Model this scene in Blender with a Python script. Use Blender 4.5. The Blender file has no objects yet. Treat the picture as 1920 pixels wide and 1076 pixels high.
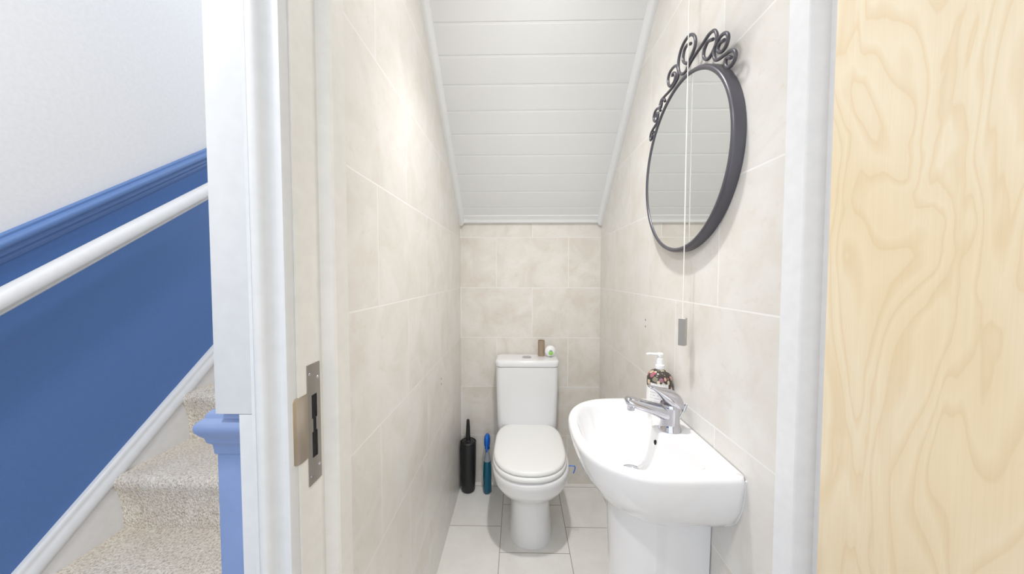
import bpy, bmesh, math, random
from mathutils import Vector, Matrix
random.seed(4)
V = Vector
PI = math.pi
scene = bpy.context.scene
COL = scene.collection

# ------------------------------------------------------------------ camera
cam_d = bpy.data.cameras.new('camera')
cam_d.sensor_width = 36.0
cam_d.lens = 617.0 / 1920.0 * 36.0
cam_d.clip_start = 0.02
cam = bpy.data.objects.new('camera', cam_d)
COL.objects.link(cam)
_yaw, _pit, _rol = -0.0202, -0.0376, 0.0005
_F = V((math.sin(_yaw)*math.cos(_pit), math.cos(_yaw)*math.cos(_pit), math.sin(_pit)))
_R = V((math.cos(_yaw), -math.sin(_yaw), 0))
_U = _R.cross(_F)
_c, _s = math.cos(_rol), math.sin(_rol)
_R2 = _c*_R + _s*_U
_U2 = -_s*_R + _c*_U
M = Matrix.Identity(4)
for i in range(3):
    M[i][0] = _R2[i]; M[i][1] = _U2[i]; M[i][2] = -_F[i]
M[2][3] = 1.3
cam.matrix_world = M
scene.camera = cam

# ------------------------------------------------------------------ world, lights, exposure
w = bpy.data.worlds.new('world'); scene.world = w; w.use_nodes = True
w.node_tree.nodes['Background'].inputs['Color'].default_value = (0.90, 0.95, 1.0, 1)
w.node_tree.nodes['Background'].inputs['Strength'].default_value = 1.18

def area(name, loc, size, power, color=(1, 1, 1), rot=(0, 0, 0), sy=None):
    d = bpy.data.lights.new(name, 'AREA'); d.energy = power; d.color = color
    d.size = size
    if sy: d.shape = 'RECTANGLE'; d.size_y = sy
    o = bpy.data.objects.new(name, d); COL.objects.link(o); o.location = loc; o.rotation_euler = rot
    return o

HALL_W, DOWN_W, FILL_W = 9.5, 38, 2.0
area('hall_light', (-0.80, 0.05, 2.50), 0.16, HALL_W, (1.0, 0.98, 0.96))
sp = bpy.data.lights.new('toilet_downlight_lamp', 'SPOT')
sp.energy = DOWN_W; sp.spot_size = math.radians(98); sp.spot_blend = 1.0; sp.shadow_soft_size = 0.035
sp.color = (1.0, 0.985, 0.96)
so = bpy.data.objects.new('toilet_downlight_lamp', sp); COL.objects.link(so); so.location = (0.07, 0.86, 2.375); so.rotation_euler = (math.radians(20), 0, 0)
pa = area('toilet_fill_lamp', (0.07, 0.86, 2.378), 0.22, FILL_W, (1.0, 0.985, 0.96)); pa.data.shape = 'DISK'  # added soft fill, unseen, brightens the sloping boards the spot misses

scene.view_settings.view_transform = 'Standard'
scene.view_settings.look = 'None'
scene.view_settings.gamma = 1
scene.view_settings.use_curve_mapping = False
scene.view_settings.exposure = 0.55

# ------------------------------------------------------------------ mesh helpers
def obj(name, bm, mat, parent=None, sharp=35, kind=None):
    me = bpy.data.meshes.new(name)
    bmesh.ops.recalc_face_normals(bm, faces=bm.faces)
    bm.to_mesh(me); bm.free()
    for m in (mat if isinstance(mat, (list, tuple)) else [mat]): me.materials.append(m)
    for p in me.polygons: p.use_smooth = True
    me.set_sharp_from_angle(angle=math.radians(sharp))
    o = bpy.data.objects.new(name, me); COL.objects.link(o)
    if parent:
        o.parent = parent
        o.location = (0, 0, 0)
        # geometry is authored in world space; shift by the root's location
        root = parent
        off = V((0, 0, 0))
        while root: off += root.location; root = root.parent
        o.location = -off
    if kind: o['kind'] = kind
    return o

def struct(name, bm, mat, parent=None, sharp=35):
    return obj(name, bm, mat, parent, sharp, None if parent else 'structure')

def thing(name, label, cat, loc, group=None):
    o = bpy.data.objects.new(name, None); COL.objects.link(o)
    o.location = loc; o.empty_display_size = 0.05
    o['label'] = label; o['category'] = cat
    if group: o['group'] = group
    return o

def loft(rings, cap0=True, cap1=True, bm=None, closed=True):
    bm = bm or bmesh.new()
    vs = [[bm.verts.new(p) for p in r] for r in rings]
    n = len(rings[0])
    for a, b in zip(vs, vs[1:]):
        for i in range(n if closed else n-1):
            j = (i+1) % n
            try: bm.faces.new((a[i], a[j], b[j], b[i]))
            except ValueError: pass
    if cap0: bm.faces.new(vs[0][::-1])
    if cap1: bm.faces.new(vs[-1])
    return bm

def box(x0, x1, y0, y1, z0, z1, bev=0.0, bm=None, seg=2):
    b = bmesh.new()
    bmesh.ops.create_cube(b, size=1)
    for v in b.verts:
        v.co = V(((x0+x1)/2+v.co.x*(x1-x0), (y0+y1)/2+v.co.y*(y1-y0), (z0+z1)/2+v.co.z*(z1-z0)))
    if bev: bmesh.ops.bevel(b, geom=b.edges[:], offset=bev, segments=seg, profile=0.5, affect='EDGES')
    if bm is None: return b
    me = bpy.data.meshes.new('tmp'); b.to_mesh(me); b.free(); bm.from_mesh(me); bpy.data.meshes.remove(me)
    return bm

def circ(c, r, n=32, axis=2, ry=None):
    ry = ry or r
    out = []
    for i in range(n):
        t = 2*PI*i/n
        a, b = r*math.cos(t), ry*math.sin(t)
        if axis == 2: out.append(V((c[0]+a, c[1]+b, c[2])))
        elif axis == 1: out.append(V((c[0]+a, c[1], c[2]+b)))
        else: out.append(V((c[0], c[1]+a, c[2]+b)))
    return out

def lathe(c, prof, n=40, bm=None, fy=1.0):
    return loft([circ((c[0], c[1], c[2]+z), max(r, 1e-4), n, 2, max(r, 1e-4)*fy) for r, z in prof], bm=bm)

def rrect(cx, cy, hw, hd, r, z, n=8):
    out = []
    for k, (sx, sy) in enumerate(((1, 1), (-1, 1), (-1, -1), (1, -1))):
        for i in range(n+1):
            t = PI/2*(k + i/n)
            out.append(V((cx+sx*(hw-r)+r*math.cos(t), cy+sy*(hd-r)+r*math.sin(t), z)))
    return out

def catmull(pts, k=6, closed=False):
    pts = [V(p) for p in pts]; n = len(pts); out = []
    rng = range(n if closed else n-1)
    for i in rng:
        g = lambda j: pts[j % n] if closed else pts[max(0, min(n-1, j))]
        p0, p1, p2, p3 = g(i-1), g(i), g(i+1), g(i+2)
        for s in range(k):
            t = s/k
            out.append(0.5*((2*p1)+(p2-p0)*t+(2*p0-5*p1+4*p2-p3)*t*t+(3*p1-p0-3*p2+p3)*t**3))
    if not closed: out.append(pts[-1])
    return out

def tube(path, r, n=10, bm=None, up=V((1, 0, 0))):
    rings = []
    m = len(path)
    for i, p in enumerate(path):
        d = (path[min(m-1, i+1)]-path[max(0, i-1)])
        if d.length < 1e-9: d = V((0, 0, 1))
        d.normalize()
        u = up - d*up.dot(d)
        if u.length < 1e-3: u = V((0, 1, 0)) - d*d.y
        u.normalize(); v = d.cross(u)
        rr = r(i/(m-1)) if callable(r) else r
        rings.append([p + u*rr*math.cos(2*PI*k/n) + v*rr*math.sin(2*PI*k/n) for k in range(n)])
    return loft(rings, bm=bm)

def prism(pts, vec, bm=None):
    pts = [V(p) for p in pts]; vec = V(vec)
    return loft([pts, [p+vec for p in pts]], bm=bm)

def resample(pts, n):
    L = [0]
    m = len(pts)
    for i in range(m): L.append(L[-1]+(pts[(i+1) % m]-pts[i]).length)
    out = []; k = 0
    for i in range(n):
        s = L[-1]*i/n
        while L[k+1] < s: k += 1
        t = (s-L[k])/max(1e-9, L[k+1]-L[k])
        out.append(pts[k].lerp(pts[(k+1) % m], t))
    return out

# ------------------------------------------------------------------ materials
def new_mat(name, col=(0.8, 0.8, 0.8), rough=0.5, metal=0.0, **kw):
    m = bpy.data.materials.new(name); m.use_nodes = True
    b = m.node_tree.nodes['Principled BSDF']
    b.inputs['Base Color'].default_value = (*col, 1)
    b.inputs['Roughness'].default_value = rough
    b.inputs['Metallic'].default_value = metal
    for k, v in kw.items(): b.inputs[k.replace('_', ' ')].default_value = v
    return m

class NG:
    def __init__(s, m): s.t = m.node_tree; s.b = s.t.nodes['Principled BSDF']
    def n(s, typ, **kw):
        x = s.t.nodes.new('ShaderNode'+typ)
        for k, v in kw.items():
            if k.startswith('i_'): x.inputs[k[2:].replace('_', ' ')].default_value = v
            else: setattr(x, k, v)
        return x
    def l(s, a, b): s.t.links.new(a, b)
    def ramp(s, src, stops):
        r = s.n('ValToRGB'); e = r.color_ramp.elements
        while len(e) < len(stops): e.new(0.5)
        for q, (p, c) in zip(e, stops): q.position = p; q.color = (*c, 1)
        s.l(src, r.inputs[0]); return r.outputs[0]
    def mix(s, fac, a, b, mode='MIX'):
        x = s.n('Mix', data_type='RGBA', blend_type=mode)
        for val, idx in ((fac, 0), (a, 6), (b, 7)):
            if hasattr(val, 'links'): s.l(val, x.inputs[idx])
            elif idx == 0: x.inputs[0].default_value = val
            else: x.inputs[idx].default_value = (*val, 1)
        return x.outputs[2]
    def bump(s, h, strength, dist=0.002):
        x = s.n('Bump'); x.inputs['Strength'].default_value = strength; x.inputs['Distance'].default_value = dist
        s.l(h, x.inputs['Height']); s.l(x.outputs[0], s.b.inputs['Normal']); return x

def paint(name, col, rough=0.45, bump=0.15, scale=60):
    m = new_mat(name, col, rough); g = NG(m)
    tc = g.n('TexCoord'); nz = g.n('TexNoise', i_Scale=scale, i_Detail=3.0)
    g.l(tc.outputs['Object'], nz.inputs['Vector'])
    g.bump(nz.outputs[0], bump, 0.0008)
    c = g.ramp(nz.outputs[0], [(0.3, tuple(x*0.97 for x in col)), (0.7, tuple(min(1, x*1.02) for x in col))])
    g.l(c, g.b.inputs['Base Color'])
    return m

def tile_mat(name, ua, va, u0, v0, bw, rh, mortar, base_lo, base_hi, grout, rough=0.3, stain=0.5):
    """running-bond tiles; ua, va are the axes (0,1,2) that run along a tile and across it"""
    m = new_mat(name, base_hi, rough); g = NG(m)
    geo = g.n('NewGeometry'); sep = g.n('SeparateXYZ'); g.l(geo.outputs['Position'], sep.inputs[0])
    cmb = g.n('CombineXYZ')
    for ax, off, k in ((ua, u0, 0), (va, v0, 1)):
        s_ = g.n('Math', operation='SUBTRACT'); g.l(sep.outputs[ax], s_.inputs[0]); s_.inputs[1].default_value = off
        g.l(s_.outputs[0], cmb.inputs[k])
    br = g.n('TexBrick', offset=0.5, offset_frequency=2, squash=1.0)
    br.inputs['Scale'].default_value = 1.0
    br.inputs['Mortar Size'].default_value = mortar
    br.inputs['Mortar Smooth'].default_value = 0.1
    br.inputs['Bias'].default_value = 0
    br.inputs['Brick Width'].default_value = bw
    br.inputs['Row Height'].default_value = rh
    br.inputs['Color1'].default_value = (0, 0, 0, 1); br.inputs['Color2'].default_value = (1, 1, 1, 1)
    br.inputs['Mortar'].default_value = (0, 0, 0, 1)
    g.l(cmb.outputs[0], br.inputs['Vector'])
    # per tile offset of the marbling
    off = g.n('VectorMath', operation='SCALE'); g.l(br.outputs['Color'], off.inputs[0]); off.inputs['Scale'].default_value = 7.0
    add = g.n('VectorMath', operation='ADD'); g.l(geo.outputs['Position'], add.inputs[0]); g.l(off.outputs[0], add.inputs[1])
    n1 = g.n('TexNoise', i_Scale=7.0, i_Detail=6.0, i_Roughness=0.62, i_Distortion=0.6); g.l(add.outputs[0], n1.inputs['Vector'])
    n2 = g.n('TexNoise', i_Scale=26.0, i_Detail=5.0, i_Roughness=0.7, i_Distortion=1.2); g.l(add.outputs[0], n2.inputs['Vector'])
    c1 = g.ramp(n1.outputs[0], [(0.32, base_lo), (0.62, base_hi)])
    dark = tuple(x*y for x, y in zip(base_lo, (0.86, 0.80, 0.72)))
    f2 = g.ramp(n2.outputs[0], [(0.58, (0, 0, 0)), (0.78, (stain, stain, stain))])
    c2 = g.mix(f2, c1, dark)
    c3 = g.mix(br.outputs['Fac'], c2, grout)
    g.l(c3, g.b.inputs['Base Color'])
    rr = g.n('MapRange'); g.l(br.outputs['Fac'], rr.inputs[0]); rr.inputs['To Min'].default_value = rough; rr.inputs['To Max'].default_value = 0.8
    g.l(rr.outputs[0], g.b.inputs['Roughness'])
    inv = g.n('Math', operation='SUBTRACT'); inv.inputs[0].default_value = 1.0; g.l(br.outputs['Fac'], inv.inputs[1])
    g.bump(inv.outputs[0], 0.6, 0.0012)
    return m

TH, TW = 0.305, 0.4366
LO, HI, GR = (0.735, 0.695, 0.64), (0.81, 0.795, 0.765), (0.88, 0.87, 0.85)
m_tile_side = tile_mat('side_wall_tiles', 1, 2, 1.0467, 0.0, TW, TH, 0.0022, LO, HI, GR)
m_tile_back = tile_mat('back_wall_tiles', 0, 2, 0.0833, 0.0, TW, TH, 0.0022, (0.70, 0.64, 0.57), (0.79, 0.76, 0.71), GR)
m_tile_floor = tile_mat('floor_tiles', 1, 0, 1.653, -0.088, 0.322, 0.329, 0.0018, (0.83, 0.81, 0.775), (0.89, 0.88, 0.855), (0.42, 0.37, 0.31), 0.35, 0.25)
m_white = paint('white_gloss_paint', (0.73, 0.738, 0.75), 0.35, 0.04, 40)
m_white_lit = paint('white_gloss_paint_lit', (0.85, 0.86, 0.88), 0.35, 0.04, 40)  # same white paint, lightened in colour to stand in for light on right jamb
m_cream = paint('cream_gloss_paint', (0.83, 0.82, 0.79), 0.35, 0.04, 40)
m_ceil = new_mat('white_satin_boards', (0.87, 0.88, 0.885), 0.6)
m_wallw = paint('matt_white_wall_paint', (0.76, 0.76, 0.775), 0.8, 0.2, 90)
m_blue = paint('blue_wall_paint', (0.085, 0.190, 0.46), 0.5, 0.25, 120)
m_blue2 = paint('blue_gloss_paint', (0.105, 0.20, 0.44), 0.32, 0.15, 50)
m_blue3 = paint('pale_blue_gloss_paint', (0.225, 0.310, 0.54), 0.4, 0.4, 35)
m_string = paint('grey_white_paint', (0.84, 0.84, 0.845), 0.5, 0.1, 40)
m_cer = new_mat('white_ceramic', (0.85, 0.85, 0.865), 0.06, Coat_Weight=0.5, Coat_Roughness=0.03)
m_seat = new_mat('white_seat_plastic', (0.89, 0.89, 0.88), 0.18)
m_chrome = new_mat('chrome', (0.58, 0.58, 0.62), 0.05, 1.0)
m_steel = new_mat('brushed_steel', (0.40, 0.375, 0.35), 0.35, 1.0)
m_brass = new_mat('worn_brass_lip', (0.52, 0.45, 0.37), 0.3, 1.0)
m_black = new_mat('matt_black_plastic', (0.012, 0.012, 0.014), 0.38)
m_hole = new_mat('dark_hole', (0.008, 0.008, 0.010), 0.8)
m_iron = new_mat('dark_grey_wrought_iron', (0.105, 0.102, 0.120), 0.34, 0.3)
m_mirror = new_mat('mirror_glass', (0.86, 0.87, 0.86), 0.0, 1.0)
m_card = paint('brown_cardboard', (0.36, 0.27, 0.19), 0.8, 0.2, 80)
m_plw = new_mat('white_plastic', (0.88, 0.88, 0.88), 0.3)
m_green = new_mat('green_gel', (0.30, 0.62, 0.12), 0.3)
m_greyp = new_mat('grey_plastic', (0.28, 0.30, 0.36), 0.4)
m_bluep = new_mat('bright_blue_plastic', (0.005, 0.14, 0.62), 0.25)
m_teal = new_mat('teal_liquid_plastic', (0.0, 0.10, 0.17), 0.12)
m_clear = new_mat('clear_plastic', (0.55, 0.62, 0.70), 0.15, Transmission_Weight=0.6)
m_clip = new_mat('blue_clip_plastic', (0.03, 0.16, 0.60), 0.3)
m_cord = new_mat('white_cord', (0.88, 0.86, 0.81), 0.6)
m_nickel = new_mat('satin_nickel', (0.55, 0.53, 0.50), 0.3, 0.8)
m_silic = new_mat('white_sealant', (0.85, 0.86, 0.86), 0.4)

def carpet_mat():
    m = new_mat('beige_loop_carpet', (0.6, 0.55, 0.48), 1.0); g = NG(m)
    geo = g.n('NewGeometry')
    n1 = g.n('TexNoise', i_Scale=150.0, i_Detail=3.0, i_Roughness=0.8); g.l(geo.outputs['Position'], n1.inputs['Vector'])
    n2 = g.n('TexNoise', i_Scale=9.0, i_Detail=3.0); g.l(geo.outputs['Position'], n2.inputs['Vector'])
    c = g.ramp(n1.outputs[0], [(0.30, (0.36, 0.29, 0.22)), (0.44, (0.72, 0.64, 0.54)), (0.58, (0.92, 0.87, 0.79)), (0.8, (0.96, 0.93, 0.88))])
    c2 = g.ramp(n2.outputs[0], [(0.35, (0.90, 0.88, 0.86)), (0.65, (1, 1, 1))])
    g.l(g.mix(1.0, c, c2, 'MULTIPLY'), g.b.inputs['Base Color'])
    mp = g.n('Mapping'); mp.inputs['Scale'].default_value = (190, 120, 120); g.l(geo.outputs['Position'], mp.inputs[0])
    vo = g.n('TexVoronoi', i_Scale=1.0); g.l(mp.outputs[0], vo.inputs['Vector'])
    g.bump(vo.outputs['Distance'], 1.0, -0.004)
    return m
m_carpet = carpet_mat()

def ply_mat():
    m = new_mat('birch_plywood', (0.8, 0.7, 0.5), 0.42); g = NG(m)
    geo = g.n('NewGeometry')
    mp = g.n('Mapping'); mp.inputs['Scale'].default_value = (1, 10.0, 3.0); mp.inputs['Location'].default_value = (0.3, 1.7, 0.4)
    g.l(geo.outputs['Position'], mp.inputs[0])
    n1 = g.n('TexNoise', i_Scale=1.0, i_Detail=3.0, i_Roughness=0.36, i_Distortion=0.7); g.l(mp.outputs[0], n1.inputs['Vector'])
    mul = g.n('Math', operation='MULTIPLY'); g.l(n1.outputs[0], mul.inputs[0]); mul.inputs[1].default_value = 12.0
    fr = g.n('Math', operation='FRACT'); g.l(mul.outputs[0], fr.inputs[0])
    ring = g.ramp(fr.outputs[0], [(0.0, (0.18, 0.18, 0.18)), (0.55, (0.0, 0.0, 0.0)), (0.80, (0.34, 0.34, 0.34)), (0.93, (0.50, 0.50, 0.50)), (1.0, (0.18, 0.18, 0.18))])
    mp2 = g.n('Mapping'); mp2.inputs['Scale'].default_value = (1, 500.0, 9.0); g.l(geo.outputs['Position'], mp2.inputs[0])
    n2 = g.n('TexNoise', i_Scale=1.0, i_Detail=2.0); g.l(mp2.outputs[0], n2.inputs['Vector'])
    fine = g.ramp(n2.outputs[0], [(0.3, (0.97, 0.97, 0.96)), (0.7, (1, 1, 1))])
    n3 = g.n('TexNoise', i_Scale=4.0, i_Detail=3.0); g.l(geo.outputs['Position'], n3.inputs['Vector'])
    base = g.ramp(n3.outputs[0], [(0.35, (0.93, 0.78, 0.54)), (0.65, (0.94, 0.83, 0.63))])
    c = g.mix(ring, base, (0.80, 0.60, 0.35))
    g.l(g.mix(1.0, c, fine, 'MULTIPLY'), g.b.inputs['Base Color'])
    return m
m_ply = ply_mat()

# ------------------------------------------------------------------ the room shell
XL, XR, D, CZ = -0.355, 0.496, 2.005, 2.40
struct('wall_partition', box(-0.51, XL, 0.632, D+0.10, 0, 2.6), m_tile_side)
wr = struct('wall_right', box(XR, XR+0.12, 0.632, D+0.10, 0, 2.6), m_tile_side)
struct('wall_back', box(XL, XR, D, D+0.10, 0, 2.6), m_tile_back)
struct('floor', box(XL, XR, 0.632, D, -0.05, 0), m_tile_floor)
m_hallfloor = paint('hall_vinyl_floor', (0.50, 0.46, 0.40), 0.5, 0.1, 20)
struct('floor', box(-1.4, 1.3, -1.6, 0.632, -0.05, 0), m_hallfloor)

# screw holes left in the tiles
def dots(name, x, ys, parent_name):
    for y, z in ys:
        o = obj(name, loft([circ((x-0.0006, y, z), 0.0045, 12, 0), circ((x+0.0008, y, z), 0.0045, 12, 0)]), m_greyp, bpy.data.objects[parent_name])
dots('screw_hole', XR, [(1.290, 1.124), (1.290, 1.098)], 'wall_right')
dots('screw_hole', XL, [(1.489, 0.822), (1.489, 0.797)], 'wall_partition')

# sloping boarded ceiling
def slz(y): return 2.281 - 0.8856*(y-1.208)
prof = []
y = 1.0413
ys = [1.0413+0.0797*k for k in range(13)]
nrm = V((0, -0.663, -0.749))   # points down into the room
def sp_pt(y, d=0.0):
    return V((0, y, slz(y)+0.035)) + nrm*d
pl = [sp_pt(1.02)]
for yy in ys:
    if yy > 1.95 or yy < 1.03: continue
    pl += [sp_pt(yy-0.0040), sp_pt(yy-0.0032, -0.0022), sp_pt(yy-0.0012, -0.0022), sp_pt(yy-0.0004, -0.0006), sp_pt(yy+0.0028, -0.0006), sp_pt(yy+0.0036)]
pl += [sp_pt(1.963)]
pl += [V((0, 1.963, slz(1.963)+0.12)), V((0, 1.02, slz(1.02)+0.12))]
bm = prism([V((XL+0.001, p.y, p.z)) for p in pl], (XR-XL-0.002, 0, 0))
struct('ceiling', bm, m_ceil, sharp=20)
# flat ceiling over the front of the toilet room
struct('ceiling', box(XL, XR, 0.632, 1.05, CZ, CZ+0.06), m_ceil)
# trims along the slope
def slope_trim(x0, x1):
    w_ = x1-x0
    sgn = 1 if w_ > 0 else -1
    P = [(0, 0.030), (0, 0.0), (0.012, -0.001), (0.019, 0.003), (0.024, 0.010), (0.026, 0.018), (0.029, 0.021), (0.029, 0.030)]
    pts = [V((x0+sgn*a, 1.02, slz(1.02)+b*1.3)) for a, b in P]
    return prism(pts, (0, 1.985-1.02, slz(1.985)-slz(1.02)))
struct('trim_1', slope_trim(XL, XL+0.03), m_ceil)
struct('trim_2', slope_trim(XR, XR-0.03), m_ceil)
P = [(D, 1.609), (D-0.016, 1.609), (D-0.022, 1.614), (D-0.024, 1.622), (D-0.030, 1.632), (D-0.040, 1.640), (D-0.046, 1.648), (D-0.046, 1.665), (D, 1.665)]
struct('trim_3', prism([V((XL, a, b)) for a, b in P], (XR-XL, 0, 0)), m_ceil)

# door frame
JL = [(-0.331, 0.632), (-0.331, 0.590), (-0.334, 0.586), (-0.344, 0.583), (-0.354, 0.580), (-0.354, 0.515), (-0.375, 0.515), (-0.395, 0.632)]
lin_l = struct('trim_4', prism([V((a, b, 0)) for a, b in JL], (0, 0, 2.05)), m_cream)
JR = [(0.496, 0.632), (0.496, 0.590), (0.499, 0.587), (0.527, 0.582), (0.527, 0.520), (0.56, 0.520), (0.56, 0.632)]
struct('trim_5', prism([V((a, b, 0)) for a, b in JR], (0, 0, 2.05)), m_white_lit)
struct('trim_6', box(-0.331, 0.496, 0.515, 0.632, 2.02, 2.05), m_white)
AR = [(-0.3565, 0.515), (-0.3565, 0.500), (-0.3590, 0.4965), (-0.3630, 0.4965), (-0.3660, 0.500), (-0.3680, 0.5055), (-0.3745, 0.5070),
      (-0.3820, 0.5055), (-0.3885, 0.5015), (-0.3935, 0.4955), (-0.3990, 0.4905), (-0.4060, 0.4885), (-0.4130, 0.4895), (-0.4180, 0.4930), (-0.4205, 0.4985), (-0.4215, 0.5045),
      (-0.4255, 0.5065), (-0.4280, 0.5020), (-0.4335, 0.5010), (-0.4335, 0.515)]
AR = [(-0.3565+(a+0.3565)*0.81, b) for a, b in AR]
struct('trim_7', prism([V((a, b, 0)) for a, b in AR], (0, 0, 2.12)), m_white)
# flat board beside the architrave, cut round the newel cap
bm = box(-0.4845, -0.4190, 0.508, 0.526, 1.077, 2.6, 0.0015)
box(-0.4455, -0.4190, 0.508, 0.526, 0.0, 1.0765, 0, bm)
struct('trim_8', bm, m_white)
# wall above and to the right of the opening
bm = box(-0.50, 1.3, 0.53, 0.632, 2.05, 2.6)
box(0.56, 1.3, 0.53, 0.632, 0, 2.05, 0, bm)
struct('wall_front', bm, m_wallw)
struct('wall_hall', box(1.3, 1.4, -1.6, 0.632, 0, 2.6), m_wallw)
struct('ceiling', box(-1.4, 1.3, -1.6, 0.52, 2.6, 2.66), m_wallw)

# keep plate screwed to the lining
def plate():
    x = -0.354
    o = [(0.5365, 1.1475), (0.5700, 1.1475), (0.5700, 0.9405), (0.5365, 0.9405)]
    bm = bmesh.new()
    # plate made of strips round the two keeps
    T = 0.0016
    y0, y1, z0, z1 = 0.5365, 0.5705, 0.9405, 1.1475
    h0, h1, a0, a1 = 0.546, 0.5605, 0.985, 1.094
    for r in ((y0, h0, z0, z1), (h1, y1, z0, z1), (h0, h1, z0, a0), (h0, h1, a1, z1)):
        box(x-0.0002, x+T, r[0], r[1], r[2], r[3], 0, bm)
    box(x-0.0002, x+T, h0-0.0001, h0+0.003, 1.030, 1.053, 0, bm)
    box(x-0.0002, x+T, h1-0.003, h1+0.0001, 1.030, 1.053, 0, bm)
    return bm
pt = obj('strike_plate', plate(), m_steel, lin_l)
pt['label'] = 'brushed steel strike plate'
lip = []
for z in (0.992, 0.996, 1.096, 1.101):
    e = 0.004 if z in (0.992, 1.101) else 0
    lip.append([V((-0.3525, 0.5370, z)), V((-0.3525, 0.514+e, z)), V((-0.3545, 0.508+e, z)), V((-0.3575, 0.5035+e, z)),
                V((-0.3590, 0.5045+e, z)), V((-0.3560, 0.509+e, z)), V((-0.3539, 0.514+e, z)), V((-0.3539, 0.5370, z))])
o = obj('lip', loft(lip), m_brass, pt); o['label'] = 'curved brassy lip of the strike plate'
o = obj('keep_hole', box(-0.3545, -0.3537, 0.546, 0.5605, 0.985, 1.094), m_hole, pt)
for y, z in ((0.5425, 1.131), (0.5640, 1.121), (0.5640, 0.966), (0.5430, 0.955)):
    b = loft([circ((-0.3525, y, z), 0.0030, 14, 0), circ((-0.3518, y, z), 0.0026, 14, 0)])
    obj('screw', b, m_chrome, pt)

# plywood door leaf swung open towards the camera
ang = math.radians(1.0)
bm = box(0, 0.040, -0.86, 0, 0.006, 2.015, 0.0008)
for v in bm.verts:
    x, y = v.co.x, v.co.y
    v.co.x = 0.4755 + x*math.cos(ang) - y*math.sin(ang)
    v.co.y = 0.517 + x*math.sin(ang) + y*math.cos(ang)
dr = struct('door_1', bm, m_ply)
# hinges between leaf and frame
for z in (0.25, 1.80):
    obj('hinge', tube([V((0.527, 0.512, z-0.04)), V((0.527, 0.512, z+0.04))], 0.006, 12), m_steel, dr)

# ------------------------------------------------------------------ staircase side of the hall
def dz(y): return 1.411 + 0.755*(y-0.865)      # top of the dado rail
bm = bmesh.new()
ya, yb = -1.6, 3.0
def quad(pts, mi):
    f = bm.faces.new([bm.verts.new(p) for p in pts]); f.material_index = mi
xw = -1.4
lo = [V((xw, 0.45, 0)), V((xw, yb, 0)), V((xw, yb, dz(yb)-0.04)), V((xw, 0.45, dz(0.45)-0.04))]
quad(lo, 1)
quad([V((xw, ya, 0)), V((xw, 0.45, 0)), V((xw, 0.45, dz(0.45)-0.04)), V((xw, ya, dz(0.45)-0.04))], 1)
quad([V((xw, ya, dz(0.45)-0.04)), V((xw, 0.45, dz(0.45)-0.04)), V((xw, 0.45, 4.0)), V((xw, ya, 4.0))], 0)
quad([V((xw, 0.45, dz(0.45)-0.04)), V((xw, yb, dz(yb)-0.04)), V((xw, yb, 4.0)), V((xw, 0.45, 4.0))], 0)
# thickness
quad([V((xw-0.1, ya, 0)), V((xw-0.1, yb, 0)), V((xw-0.1, yb, 4.0)), V((xw-0.1, ya, 4.0))], 0)
bmesh.ops.remove_doubles(bm, verts=bm.verts, dist=1e-5)
me = bpy.data.meshes.new('wall_left'); bm.to_mesh(me); bm.free()
me.materials.append(m_wallw); me.materials.append(m_blue)
wl = bpy.data.objects.new('wall_left', me); COL.objects.link(wl); wl['kind'] = 'structure'
# dado rail moulding
DP = [(0, 0), (0.010, 0.0), (0.013, -0.004), (0.013, -0.010), (0.019, -0.013), (0.026, -0.016), (0.029, -0.024), (0.028, -0.033), (0.022, -0.039),
      (0.017, -0.043), (0.016, -0.050), (0.018, -0.054), (0.014, -0.060), (0.009, -0.064), (0.009, -0.072), (0.006, -0.080), (0, -0.080)]
def along(prof, x0, y0, z0, y1, z1):
    return prism([V((x0+a, y0, z0+b)) for a, b in prof], (0, y1-y0, z1-z0))
struct('trim_9', along(DP, xw, 0.45, dz(0.45), 3.0, dz(3.0)), m_blue2, sharp=50)
# skirting moulding above the stair string
def sz(y): return 0.474 + 0.815*(y-0.849)
SP = [(0, 0), (0.010, 0.0), (0.016, -0.004), (0.020, -0.012), (0.020, -0.020), (0.024, -0.026), (0.030, -0.034), (0.033, -0.046), (0.033, -0.060), (0.028, -0.066), (0, -0.066)]
struct('trim_10', along(SP, xw, 0.30, sz(0.30), 3.0, sz(3.0)), m_white, sharp=50)

st = thing('staircase', 'staircase with beige loop carpet rising beside the blue wall, white string', 'stairs', (-0.95, 1.5, 0))
STR = [(0, -0.05), (0.026, -0.05), (0.026, -0.42), (0, -0.42)]
obj('stringer', along(STR, xw+0.0005, 0.45, sz(0.45), 2.9, sz(2.9)), m_string, st)
RI, GO = 0.199, 0.237
steps = []
pts = [V((0, 2.95, 0.02)), V((0, 0.631, 0.0)), V((0, 0.631, 0.0))]
pr = [(0.613, 0.001)]
y = 0.613; z = 0.001
tread0 = 0.214
ty = [1.087-GO*2+GO*k for k in range(11)]    # riser foot positions
tz = [0.413-RI*1+RI*k for k in range(11)]
prof = [(ty[0], 0.0)]
for k in range(10):
    yy = ty[k]; top = tz[k]
    prof += [(yy-0.004, top-0.12), (yy-0.011, top-0.075), (yy-0.019, top-0.050), (yy-0.026, top-0.036), (yy-0.0285, top-0.024), (yy-0.0265, top-0.012), (yy-0.020, top-0.004), (yy-0.009, top), (yy+0.006, top+0.001)]
    prof += [(yy+GO-0.02, top+0.001), (yy+GO, top+0.004)]
prof += [(prof[-1][0], prof[-1][1]-0.15), (ty[0]+0.12, 0.0)]
obj('carpet', prism([V((-1.3735, a, b)) for a, b in prof], (0.86, 0, 0)), m_carpet, st, sharp=60)

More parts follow.
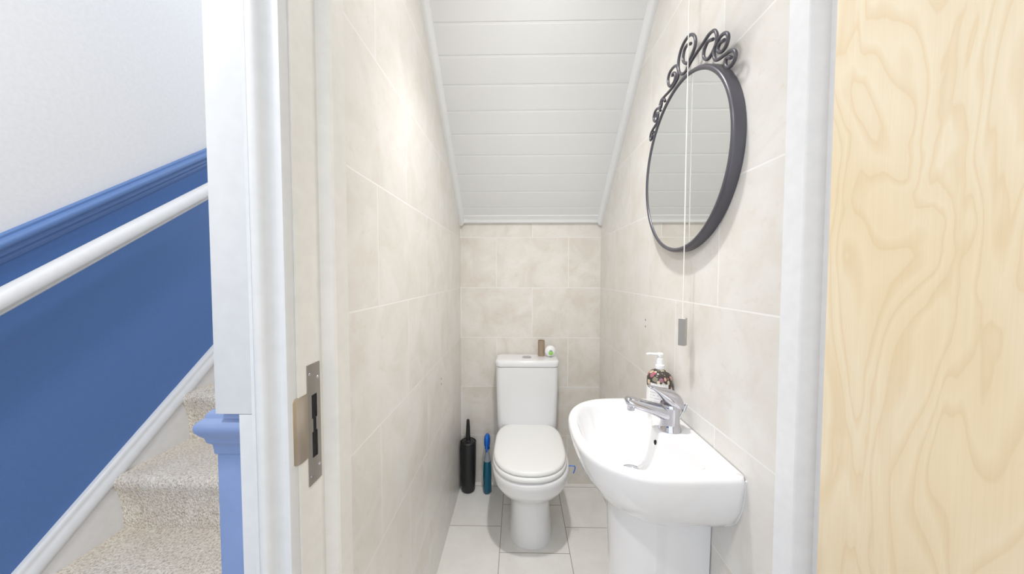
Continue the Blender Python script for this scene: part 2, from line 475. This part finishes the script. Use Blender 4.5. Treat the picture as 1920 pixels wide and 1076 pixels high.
# handrail
hr = thing('handrail', 'white rounded wooden handrail running up the blue wall', 'handrail', (-1.33, 0.814, 1.231))
HP = []
for i in range(56):
    t = 2*PI*i/56
    a, b = 0.027*math.cos(t), 0.034*math.sin(t)
    if -0.022 < b < -0.012 and a > 0: a -= 0.0045
    HP.append((a, b))
y0, y1 = 0.42, 2.9
obj('rail', along(HP, -1.33, y0, 1.231+0.735*(y0-0.816), y1, 1.231+0.735*(y1-0.816)), m_white, hr, sharp=60)
for yy in (0.50, 1.95):
    zz = 1.231+0.735*(yy-0.816)-0.02
    b = tube(catmull([V((-1.399, yy, zz-0.05)), V((-1.36, yy, zz-0.055)), V((-1.335, yy, zz-0.035)), V((-1.33, yy, zz))], 5), 0.007, 10, up=V((0, 1, 0)))
    obj('bracket', b, m_chrome, hr)

# newel post
nw = thing('newel_post', 'pale blue painted square newel post with a moulded cap beside the door frame', 'newel post', (-0.4445, 0.575, 0))
obj('post', box(-0.5050, -0.4200, 0.530, 0.619, 0, 1.00, 0.003), m_blue3, nw)
def capring(h, z):
    x0, x1, y0, y1 = -0.4585-h, -0.4440, 0.5745-h, 0.619
    return [V((x0, y0, z)), V((x1, y0, z)), V((x1, y1, z)), V((x0, y1, z))]
bm = loft([capring(h, z) for h, z in ((0.0455, 1.000), (0.0475, 1.002), (0.0480, 1.010), (0.0490, 1.018), (0.0530, 1.022), (0.0545, 1.025), (0.0560, 1.032), (0.0600, 1.037), (0.0640, 1.044), (0.0655, 1.051),
                                      (0.0645, 1.057), (0.0600, 1.062), (0.0550, 1.065), (0.0540, 1.070), (0.0520, 1.073), (0.0480, 1.0765))])
obj('cap', bm, m_blue3, nw, sharp=40)

# ------------------------------------------------------------------ toilet
toilet = thing('toilet', 'white close-coupled toilet with closed lid against the tiled back wall', 'toilet', (0.055, 1.75, 0))
def egg(cx, hw, yf, yc, yb, z, n=72, pf=2.4, pb=3.2):
    out = []
    for i in range(n):
        t = 2*PI*i/n
        c, s = math.cos(t), math.sin(t)
        if s < 0: p, b = pf, yc-yf
        else: p, b = pb, yb-yc
        out.append(V((cx+hw*math.copysign(abs(c)**(2/p), c), yc+b*math.copysign(abs(s)**(2/p), s), z)))
    return out
C0 = 0.058
R = [egg(C0+.004, 0.110, 1.512, 1.66, 1.99, 0.0, pf=2.3), egg(C0+.004, 0.108, 1.514, 1.66, 1.99, 0.02, pf=2.3), egg(C0+.003, 0.100, 1.520, 1.66, 1.98, 0.10, pf=2.3), egg(C0+.002, 0.096, 1.520, 1.66, 1.97, 0.18),
     egg(C0, 0.098, 1.510, 1.65, 1.97, 0.225), egg(C0, 0.110, 1.480, 1.64, 1.97, 0.25), egg(C0, 0.135, 1.445, 1.62, 1.97, 0.272), egg(C0, 0.160, 1.410, 1.60, 1.97, 0.300),
     egg(C0, 0.178, 1.386, 1.60, 1.97, 0.335), egg(C0, 0.187, 1.374, 1.60, 1.97, 0.372), egg(C0, 0.187, 1.372, 1.60, 1.97, 0.392), egg(C0, 0.183, 1.377, 1.60, 1.965, 0.401), egg(C0, 0.176, 1.385, 1.60, 1.96, 0.404)]
obj('bowl', loft(R), m_cer, toilet, sharp=60)
C1 = 0.054
def seat_ring(d, z): return egg(C1, 0.179-d, 1.371+d, 1.59, 1.835-d, z, pf=2.35, pb=4.5)
obj('seat', loft([seat_ring(0.006, 0.4075), seat_ring(0.001, 0.410), seat_ring(0.0, 0.418), seat_ring(0.001, 0.426), seat_ring(0.007, 0.4295)]), m_seat, toilet, sharp=60)
def lid_ring(d, z): return egg(C1, 0.175-d, 1.377+d, 1.59, 1.850-d*0.5, z, pf=2.35, pb=4.0)
o = obj('seat_lid', loft([lid_ring(0.006, 0.4320), lid_ring(0.001, 0.4345), lid_ring(0.0, 0.441), lid_ring(0.003, 0.448), lid_ring(0.009, 0.4520), lid_ring(0.018, 0.4535), lid_ring(0.055, 0.4530)]), m_seat, toilet, sharp=60)
for x in (C1-0.075, C1+0.075):
    obj('hinge', tube([V((x-0.02, 1.842, 0.425)), V((x+0.02, 1.842, 0.425))], 0.010, 14), m_chrome, toilet)
CX = 0.048
CI = [(0.160, 0.078, 0.405), (0.166, 0.082, 0.42), (0.168, 0.084, 0.455), (0.170, 0.085, 0.50), (0.173, 0.087, 0.60), (0.175, 0.088, 0.70), (0.175, 0.088, 0.7795)]
obj('cistern', loft([rrect(CX, 1.914, a, b, 0.028, z, 8) for a, b, z in CI]), m_cer, toilet, sharp=50)
LI = [(0.172, 0.086, 0.781), (0.178, 0.0885, 0.7825), (0.180, 0.0895, 0.786), (0.180, 0.0895, 0.806), (0.178, 0.088, 0.812), (0.173, 0.084, 0.8155), (0.160, 0.075, 0.817), (0.10, 0.04, 0.8178)]
obj('cistern_lid', loft([rrect(CX, 1.913, a, b, min(0.030, b*0.9), z, 8) for a, b, z in LI]), m_cer, toilet, sharp=50)
fb = obj('flush_button', lathe((0.048, 1.905, 0.8175), [(0.0265, 0), (0.0265, 0.003), (0.024, 0.0045), (0.022, 0.0035), (0.019, 0.0035), (0.002, 0.005)], 36), m_chrome, toilet)
fb['label'] = 'round chrome flush button'
bm = tube(catmull([V((0.235, 1.515, 0.4045)), V((0.250, 1.512, 0.4065)), V((0.262, 1.510, 0.4060)), V((0.2645, 1.509, 0.398)), V((0.261, 1.508, 0.385)), V((0.2565, 1.508, 0.374))], 5), 0.0026, 10, up=V((0, 1, 0)))
cl = obj('rim_hook', bm, m_clip, toilet); cl['label'] = 'small blue plastic hook over the bowl rim'

# things on the cistern
tb = obj('cardboard_tube', loft([circ((0.135, 1.945, 0.8172), 0.0195, 28), circ((0.135, 1.945, 0.910), 0.0195, 28), circ((0.135, 1.945, 0.910), 0.0180, 28), circ((0.135, 1.945, 0.822), 0.0180, 28)]), m_card)
tb['label'] = 'brown cardboard roll tube standing upright on the toilet cistern lid'; tb['category'] = 'cardboard tube'
af = thing('air_freshener', 'white egg-shaped air freshener with a green dot beside the cardboard tube', 'air freshener', (0.188, 1.925, 0.8172))
bm = bmesh.new()
rg = []
for k in range(13):
    t = PI*k/12
    rr = 0.0330*math.sin(t)
    yy = 1.925-0.022*math.cos(t)
    rg.append(circ((0.186, yy, 0.8505), max(rr, 3e-4), 32, 1, max(rr, 3e-4)*1.02))
obj('body', loft(rg), m_plw, af, sharp=70)
obj('gel_window', loft([circ((0.188, 1.9055, 0.8440), 0.0130, 24, 1), circ((0.188, 1.9010, 0.8440), 0.0125, 24, 1), circ((0.188, 1.8995, 0.8440), 0.008, 24, 1)]), m_green, af)
obj('vent', loft([circ((0.188, 1.9055, 0.8560), 0.0095, 20, 1, 0.0045), circ((0.188, 1.9005, 0.8560), 0.009, 20, 1, 0.004)]), m_greyp, af)

# toilet brush
tbz = thing('toilet_brush', 'matt black toilet brush in its cylindrical holder in the left back corner', 'toilet brush', (-0.302, 1.935, 0))
obj('holder', lathe((-0.302, 1.935, 0), [(0.030, 0.0), (0.038, 0.004), (0.041, 0.015), (0.0435, 0.08), (0.0455, 0.18), (0.0475, 0.285), (0.0475, 0.300), (0.044, 0.303), (0.040, 0.297), (0.03, 0.296)], 44), m_black, tbz, sharp=40)
obj('lid', lathe((-0.302, 1.935, 0), [(0.0395, 0.2965), (0.0390, 0.301), (0.034, 0.303), (0.018, 0.304), (0.014, 0.310), (0.010, 0.311)], 36), m_black, tbz)
obj('handle', lathe((-0.302, 1.935, 0), [(0.0135, 0.3105), (0.0130, 0.34), (0.0110, 0.39), (0.0090, 0.425), (0.0078, 0.432), (0.004, 0.435)], 24), m_black, tbz, sharp=50)

# spray bottle
sb = thing('spray_bottle', 'blue cleaning spray bottle standing between the black brush and the toilet', 'bottle', (-0.186, 1.925, 0))
obj('body', lathe((-0.186, 1.925, 0), [(0.021, 0), (0.0255, 0.005), (0.0258, 0.03), (0.0245, 0.06), (0.0255, 0.10), (0.0240, 0.15), (0.0215, 0.185), (0.020, 0.190)], 36, fy=1.25), m_teal, sb, sharp=50)
obj('shoulder', lathe((-0.186, 1.925, 0), [(0.020, 0.1905), (0.0185, 0.205), (0.0145, 0.225), (0.0120, 0.240), (0.0115, 0.262)], 30, fy=1.2), m_clear, sb, sharp=50)
obj('collar', lathe((-0.186, 1.925, 0), [(0.0145, 0.262), (0.0155, 0.264), (0.0150, 0.283), (0.012, 0.285)], 30), m_bluep, sb)
bm = loft([[V((-0.186+a*0.0185*math.cos(t), 1.917+0.030*b*math.sin(t), z)) for t in [2*PI*i/28 for i in range(28)]] for a, b, z in ((0.75, 0.7, 0.284), (0.95, 1.0, 0.290), (1.0, 1.1, 0.305), (1.0, 1.15, 0.325), (0.88, 1.1, 0.340), (0.6, 0.8, 0.349), (0.15, 0.3, 0.352))])
obj('trigger_head', bm, m_bluep, sb, sharp=50)
obj('trigger', tube(catmull([V((-0.186, 1.892, 0.300)), V((-0.186, 1.882, 0.285)), V((-0.186, 1.880, 0.265))], 4), 0.005, 10), m_bluep, sb)

# ------------------------------------------------------------------ basin
SX, SY, ST = 0.494, 0.935, 0.860
sink = thing('pedestal_sink', 'white ceramic hand basin on a pedestal under the round mirror', 'sink', (0.40, SY, 0))
def mir(half, far_half=None):
    """half: points from the wall middle round the near side to the front middle; mirrored to the far side"""
    near = [V((a, b, 0)) for a, b in half]
    far = [V((a, 2*SY-b, 0)) for a, b in (far_half or half)[1:-1]][::-1]
    return near + far
N = 144
o_half = [(SX, SY), (SX, 0.86), (SX, 0.78), (SX, 0.725), (SX, 0.709), (SX-0.006, 0.7035), (0.470, 0.702), (0.43, 0.700), (0.37, 0.698), (0.31, 0.702), (0.26, 0.714), (0.215, 0.742), (0.180, 0.785), (0.160, 0.835), (0.152, 0.885), (0.150, SY)]
i_half = [(0.391, SY), (0.393, 0.908), (0.402, 0.882), (0.418, 0.850), (0.430, 0.815), (0.430, 0.775), (0.412, 0.745), (0.375, 0.730), (0.32, 0.728), (0.27, 0.736), (0.228, 0.760), (0.198, 0.800), (0.181, 0.850), (0.174, 0.892), (0.172, SY)]
def loop(half, far_half=None):
    return resample(catmull(mir(half, far_half), 8, True), N)
n_half = [(0.391, SY), (0.394, 0.908), (0.406, 0.882), (0.428, 0.850), (0.446, 0.812), (0.448, 0.772), (0.428, 0.742), (0.382, 0.729)] + i_half[8:]
OUT, INN = loop(o_half), loop(n_half, i_half)
for p in OUT: p.x = min(p.x, SX)
def oring(sx, sy, z, xs=0.0):
    return [V((SX-(SX-p.x)*sx, SY+(p.y-SY)*sy, z)) for p in OUT]
def inset(d, z):
    out = []
    for i, p in enumerate(OUT):
        t = (OUT[(i+1) % N]-OUT[i-1]).normalized()
        nrm_ = V((-t.y, t.x, 0))
        c = V((0.33, SY, 0))-p
        if nrm_.dot(c) < 0: nrm_ = -nrm_
        q = p + nrm_*d; q.z = z
        if p.x > SX-1e-4: q.x = SX-0.0005
        out.append(q)
    return out
DC = V((0.322, SY, 0))
def iring(s, z, k=0.0):
    return [V((DC.x+(p.x-DC.x)*s, DC.y+(p.y-DC.y)*s, z)) for p in INN]
def blend(a, b, t): return [x.lerp(y, t) for x, y in zip(a, b)]
top = inset(0.007, ST)
top2 = inset(0.010, ST)
irim = iring(1.0, ST)
rings = [oring(0.56, 0.40, 0.655), oring(0.66, 0.52, 0.672), oring(0.76, 0.70, 0.700), oring(0.86, 0.86, 0.735), oring(0.935, 0.945, 0.775), oring(0.98, 0.985, 0.815), oring(1.0, 1.0, 0.842),
         inset(0.000, 0.850), inset(0.002, 0.8555), inset(0.005, 0.859), top, blend(top, irim, 0.45), blend(top, irim, 0.8)]
r_in = iring(1.0, ST-0.0015)
rings += [blend(top, irim, 0.93), blend(irim, iring(0.985, ST-0.004), 0.6), iring(0.97, ST-0.008), iring(0.95, ST-0.017), iring(0.92, ST-0.032), iring(0.87, ST-0.055), iring(0.79, ST-0.080), iring(0.66, ST-0.103), iring(0.50, ST-0.117), iring(0.33, ST-0.124), iring(0.17, ST-0.128), iring(0.10, ST-0.130)]
bm = loft(rings)
basin = obj('basin', bm, m_cer, sink, sharp=70)
obj('waste', lathe((0.327, SY, ST-0.1285), [(0.031, 0.0), (0.0325, 0.003), (0.030, 0.005), (0.024, 0.0045), (0.023, 0.007), (0.005, 0.009)], 36), m_chrome, sink)
# overflow in the basin wall under the tap
bm = loft([circ((0.3745, SY-0.006, 0.835), 0.0075, 18, 0, 0.010), circ((0.3700, SY-0.006, 0.834), 0.0075, 18, 0, 0.010), circ((0.3700, SY-0.006, 0.834), 0.0055, 18, 0, 0.0075)], True, False)
obj('overflow', loft([circ((0.3900, SY-0.016, 0.8290), 0.0048, 18, 0, 0.0066), circ((0.3835, SY-0.016, 0.8270), 0.0048, 18, 0, 0.0066)]), m_hole, sink)
# pedestal: flat sides at the wall end, rounded nose in front
def pring(hw, xf, xc, z):
    pts = [V((SX-0.0005, SY-hw, z)), V((xc, SY-hw, z))]
    for i in range(1, 24):
        t = PI*i/24
        pts.append(V((xc-0.0035-(xc-0.0035-xf)*math.sin(t), SY-(hw-0.0035)*math.cos(t), z)))
    pts += [V((xc, SY+hw, z)), V((SX-0.0005, SY+hw, z))]
    return pts
obj('pedestal', loft([pring(0.108, 0.262, 0.357, 0.0), pring(0.107, 0.262, 0.357, 0.03), pring(0.103, 0.265, 0.357, 0.25), pring(0.102, 0.264, 0.357, 0.5), pring(0.106, 0.258, 0.357, 0.66), pring(0.106, 0.256, 0.357, 0.70)]), m_cer, sink, sharp=14)
obj('sealant', tube(catmull([V((0.4945, 0.7085, 0.852)), V((0.4945, 0.7115, 0.815)), V((0.4945, 0.7205, 0.775)), V((0.4945, 0.7400, 0.735)), V((0.4945, 0.775, 0.700))], 4), 0.0022, 8), m_silic, sink)

# mixer tap (part of the basin)
TXc, TYc = 0.431, 0.930
TDX, TDZ = 0.006, -0.003
def ering(x, z, hw, hh, n=28, y=TYc, tilt=0.0):
    x += TDX; z += TDZ
    return [V((x - math.sin(tilt)*hh*math.sin(2*PI*i/n), y+hw*math.cos(2*PI*i/n), z+math.cos(tilt)*hh*math.sin(2*PI*i/n))) for i in range(n)]
tap = obj('tap', lathe((TXc, TYc, ST), [(0.0300, -0.001), (0.0300, 0.004), (0.0280, 0.007), (0.0255, 0.020), (0.0245, 0.036), (0.0255, 0.052), (0.0275, 0.066), (0.0280, 0.072), (0.0262, 0.074), (0.0262, 0.076), (0.01, 0.077)], 40), m_chrome, sink, sharp=50)
tap['label'] = 'chrome mixer tap'
obj('spout', loft([ering(0.440, 0.903, 0.012, 0.020), ering(0.428, 0.905, 0.023, 0.027), ering(0.405, 0.913, 0.0225, 0.022), ering(0.380, 0.922, 0.0210, 0.0185), ering(0.350, 0.931, 0.0195, 0.0165), ering(0.325, 0.9385, 0.0185, 0.0155), ering(0.308, 0.943, 0.0180, 0.0150), ering(0.301, 0.946, 0.0150, 0.0115), ering(0.298, 0.947, 0.010, 0.007)]), m_chrome, tap, sharp=50)
obj('aerator', lathe((0.320, TYc, 0.915), [(0.0085, 0), (0.0100, 0.001), (0.0105, 0.018)], 24), m_chrome, tap)
obj('lever', loft([ering(0.4575, 0.936, 0.010, 0.006), ering(0.455, 0.938, 0.020, 0.014), ering(0.448, 0.943, 0.0275, 0.0215), ering(0.434, 0.948, 0.0310, 0.0270), ering(0.418, 0.954, 0.0295, 0.0255), ering(0.402, 0.964, 0.0250, 0.0180), ering(0.389, 0.9735, 0.0195, 0.0115), ering(0.377, 0.9815, 0.0155, 0.0065), ering(0.367, 0.986, 0.0125, 0.0045), ering(0.362, 0.987, 0.007, 0.002)]), m_chrome, tap, sharp=50)
bm = tube([V((0.452, 0.930, 0.880)), V((0.468, 0.930, 0.914))], 0.0018, 8)
bm = tube([V((0.467, 0.930, 0.911)), V((0.4695, 0.930, 0.917)), V((0.4745, 0.930, 0.929)), V((0.4765, 0.930, 0.933))], lambda t: 0.003+0.0022*math.sin(PI*min(1, t+0.15)), 12, bm)
obj('pop_up_rod', bm, m_chrome, tap)

# soap dispenser
BX, BY = 0.4545, 1.060
def floral():
    m = new_mat('dark_floral_print', (0.1, 0.08, 0.06), 0.2); g = NG(m)
    geo = g.n('NewGeometry')
    mp = g.n('Mapping'); mp.inputs['Scale'].default_value = (58, 58, 58); g.l(geo.outputs['Position'], mp.inputs[0])
    vo = g.n('TexVoronoi', i_Scale=1.0); g.l(mp.outputs[0], vo.inputs['Vector'])
    nz = g.n('TexNoise', i_Scale=120.0, i_Detail=2.0); g.l(geo.outputs['Position'], nz.inputs['Vector'])
    sm = g.n('Math', operation='MULTIPLY_ADD'); g.l(nz.outputs[0], sm.inputs[0]); sm.inputs[1].default_value = 0.7; g.l(vo.outputs['Distance'], sm.inputs[2])
    mask = g.ramp(sm.outputs[0], [(0.80, (1, 1, 1)), (0.86, (0, 0, 0))])
    sepc = g.n('SeparateColor'); g.l(vo.outputs['Color'], sepc.inputs[0])
    petal = g.ramp(sepc.outputs[0], [(0.0, (0.62, 0.52, 0.36)), (0.55, (0.70, 0.62, 0.48)), (0.72, (0.58, 0.10, 0.10)), (0.84, (0.10, 0.16, 0.26)), (1.0, (0.30, 0.26, 0.16))])
    g.l(g.mix(mask, (0.055, 0.042, 0.035), petal), g.b.inputs['Base Color'])
    return m
def label_mat():
    m = new_mat('printed_white_label', (0.85, 0.85, 0.86), 0.4); g = NG(m)
    geo = g.n('NewGeometry'); sep = g.n('SeparateXYZ'); g.l(geo.outputs['Position'], sep.inputs[0])
    wz = g.n('Math', operation='MULTIPLY'); g.l(sep.outputs[2], wz.inputs[0]); wz.inputs[1].default_value = 110.0
    fr = g.n('Math', operation='FRACT'); g.l(wz.outputs[0], fr.inputs[0])
    line = g.ramp(fr.outputs[0], [(0.0, (1, 1, 1)), (0.30, (1, 1, 1)), (0.34, (0, 0, 0)), (1.0, (0, 0, 0))])
    mp = g.n('Mapping'); mp.inputs['Scale'].default_value = (420, 420, 110); g.l(geo.outputs['Position'], mp.inputs[0])
    nz = g.n('TexNoise', i_Scale=1.0, i_Detail=1.0); g.l(mp.outputs[0], nz.inputs['Vector'])
    br = g.ramp(nz.outputs[0], [(0.46, (0, 0, 0)), (0.52, (0.6, 0.6, 0.6))])
    g.l(g.mix(g.mix(1.0, line, br, 'MULTIPLY'), (0.86, 0.86, 0.87), (0.30, 0.30, 0.33)), g.b.inputs['Base Color'])
    return m
soap = thing('soap_dispenser', 'floral patterned hand soap bottle with white pump behind the chrome tap', 'soap bottle', (BX, BY, ST))
obj('bottle', lathe((BX, BY, ST+0.0005), [(0.034, 0), (0.0375, 0.004), (0.0380, 0.02), (0.0380, 0.095), (0.0375, 0.108), (0.034, 0.120), (0.026, 0.129), (0.015, 0.134), (0.0125, 0.136), (0.0125, 0.140)], 44), floral(), soap, sharp=50)
def arc(z0, z1, a0, a1, r):
    bm = bmesh.new(); n = 24
    rings = []
    for z, rr in ((z0, r), (z1, r), (z1, r-0.0004), (z0, r-0.0004)):
        rings.append([V((BX+rr*math.cos(a0+(a1-a0)*i/n), BY+rr*math.sin(a0+(a1-a0)*i/n), z)) for i in range(n+1)])
    loft(rings+[rings[0]], False, False, bm, closed=False)
    bmesh.ops.remove_doubles(bm, verts=bm.verts, dist=1e-6)
    return bm
lm = label_mat()
obj('side_label', arc(ST+0.030, ST+0.082, math.radians(150), math.radians(345), 0.03825), m_plw, soap)
obj('front_label', arc(ST+0.012, ST+0.098, math.radians(205), math.radians(290), 0.0386), lm, soap)
obj('pump_collar', lathe((BX, BY, ST), [(0.0150, 0.138), (0.0155, 0.140), (0.0150, 0.150), (0.0120, 0.153), (0.0115, 0.172), (0.006, 0.173)], 28), m_plw, soap)
bm = lathe((BX, BY, ST), [(0.0060, 0.172), (0.0060, 0.178), (0.0105, 0.180), (0.0110, 0.186), (0.0090, 0.188)], 24)
tube([V((BX+0.004, BY, ST+0.1835)), V((BX-0.02, BY-0.004, ST+0.1855)), V((BX-0.036, BY-0.007, ST+0.1875)), V((BX-0.046, BY-0.009, ST+0.1865))], lambda t: 0.0052-0.0022*t, 12, bm, up=V((0, 0, 1)))
obj('pump_nozzle', bm, m_plw, soap)

# ------------------------------------------------------------------ mirror
MY, MZ, MR = 0.9875, 1.617, 0.2495
XF = 0.466                      # front of the rim
mir_o = thing('wall_mirror', 'round wall mirror with dark wrought-iron rim and scrollwork crest on the right wall', 'mirror', (XR, MY, MZ))
def mring(r, x, n=128):
    return [V((x, MY+r*math.cos(2*PI*i/n), MZ+r*math.sin(2*PI*i/n))) for i in range(n)]
rp = [(MR, XR-0.001), (MR+0.0005, XF+0.006), (MR-0.002, XF+0.0015), (MR-0.006, XF), (MR-0.010, XF+0.001), (MR-0.0125, XF+0.004), (MR-0.0125, XF+0.012), (MR-0.0125, XR-0.001)]
bm = loft([mring(r, x) for r, x in rp]+[mring(*rp[0])], False, False)
bmesh.ops.remove_doubles(bm, verts=bm.verts, dist=1e-6)
obj('frame', bm, m_iron, mir_o, sharp=50)
obj('glass', loft([mring(MR-0.012, XF+0.0045), mring(MR-0.012, XF+0.009)]), m_mirror, mir_o)

# scrollwork: wires lying in the plane of the rim, listed as (along the wall, height)
SCR = [[(0.938, 1.934), (0.956, 1.943), (0.971, 1.942), (0.979, 1.929), (0.978, 1.913), (0.963, 1.897), (0.946, 1.892), (0.931, 1.898), (0.917, 1.91), (0.913, 1.923), (0.918, 1.939), (0.933, 1.955), (0.951, 1.963), (0.974, 1.963), (0.995, 1.953), (1.007, 1.931), (1.007, 1.908), (0.997, 1.89), (0.978, 1.877), (0.957, 1.875), (0.954, 1.878), (0.92, 1.887), (0.877, 1.892), (0.852, 1.896), (0.838, 1.894), (0.827, 1.889), (0.818, 1.876), (0.816, 1.862), (0.82, 1.851), (0.834, 1.841), (0.849, 1.838), (0.862, 1.844), (0.872, 1.857), (0.871, 1.87), (0.863, 1.878), (0.852, 1.881), (0.832, 1.872)],
       [(0.787, 1.839), (0.802, 1.843), (0.81, 1.839), (0.811, 1.831), (0.802, 1.822), (0.791, 1.818), (0.779, 1.822), (0.773, 1.831), (0.774, 1.842), (0.782, 1.851), (0.792, 1.856), (0.806, 1.857), (0.815, 1.851), (0.824, 1.847), (0.827, 1.837), (0.824, 1.822), (0.816, 1.813), (0.804, 1.808), (0.784, 1.804), (0.766, 1.8), (0.755, 1.795), (0.746, 1.786), (0.745, 1.775), (0.752, 1.767), (0.763, 1.765), (0.772, 1.769), (0.779, 1.778), (0.78, 1.789), (0.773, 1.791), (0.76, 1.782)],
       [(1.047, 1.909), (1.042, 1.916), (1.029, 1.909), (1.026, 1.894), (1.036, 1.885), (1.057, 1.886), (1.071, 1.9), (1.074, 1.92), (1.062, 1.932), (1.041, 1.933), (1.021, 1.926), (1.009, 1.909), (1.008, 1.89), (1.017, 1.881), (1.038, 1.876), (1.065, 1.875), (1.098, 1.877), (1.123, 1.877), (1.131, 1.865), (1.132, 1.87), (1.127, 1.855), (1.12, 1.862), (1.116, 1.872), (1.101, 1.87), (1.094, 1.859)],
       [(1.145, 1.847), (1.16, 1.852), (1.164, 1.845), (1.156, 1.843), (1.145, 1.846), (1.152, 1.83), (1.166, 1.828), (1.18, 1.838), (1.182, 1.853), (1.169, 1.865), (1.145, 1.863), (1.128, 1.846)],
       [(1.141, 1.821), (1.172, 1.814), (1.197, 1.808), (1.21, 1.796), (1.207, 1.781), (1.194, 1.787), (1.193, 1.798), (1.18, 1.799)]]
for wire in SCR:
    path = catmull([V((XF+0.006, a, b)) for a, b in wire], 5)
    obj('scroll', tube(path, lambda t: 0.0042, 10, up=V((1, 0, 0))), m_iron, mir_o, sharp=60)

# ------------------------------------------------------------------ light pull
CPX, CPY = 0.4643, 0.936
lp = thing('light_pull', 'white light pull cord with a grey metal handle hanging before the mirror', 'light pull', (CPX, CPY, CZ))
obj('ceiling_rose', lathe((CPX, CPY, CZ), [(0.028, 0), (0.028, -0.012), (0.022, -0.022), (0.006, -0.024)], 28), m_plw, lp)
obj('cord', tube([V((CPX, CPY, CZ-0.02)), V((CPX, CPY, 1.9)), V((CPX, CPY, 1.5)), V((CPX, CPY, 1.176))], 0.0015, 8), m_cord, lp)
bm = loft([circ((CPX, CPY, z), r, 4) for z, r in ((1.100, 0.0115), (1.101, 0.0125), (1.177, 0.0125), (1.178, 0.0115))])
obj('handle', bm, m_nickel, lp, sharp=20)

# ------------------------------------------------------------------ lamps
dl = thing('ceiling_light', 'unseen toilet room ceiling light, shaped as a round white panel for soft fill', 'light', (0.07, 0.86, CZ))  # wide panel form added to go with the fill lamp
m_lamp = new_mat('lit_lamp', (1, 1, 1), 0.5, Emission_Color=(1, 0.97, 0.93, 1), Emission_Strength=2.0)
obj('bezel', loft([circ((0.07, 0.86, CZ-0.0002), 0.135, 48), circ((0.07, 0.86, CZ-0.014), 0.130, 48), circ((0.07, 0.86, CZ-0.016), 0.124, 48), circ((0.07, 0.86, CZ-0.013), 0.118, 48)]), m_plw, dl)
obj('diffuser', loft([circ((0.07, 0.86, CZ-0.0135), 0.117, 48), circ((0.07, 0.86, CZ-0.016), 0.112, 48)]), m_lamp, dl)
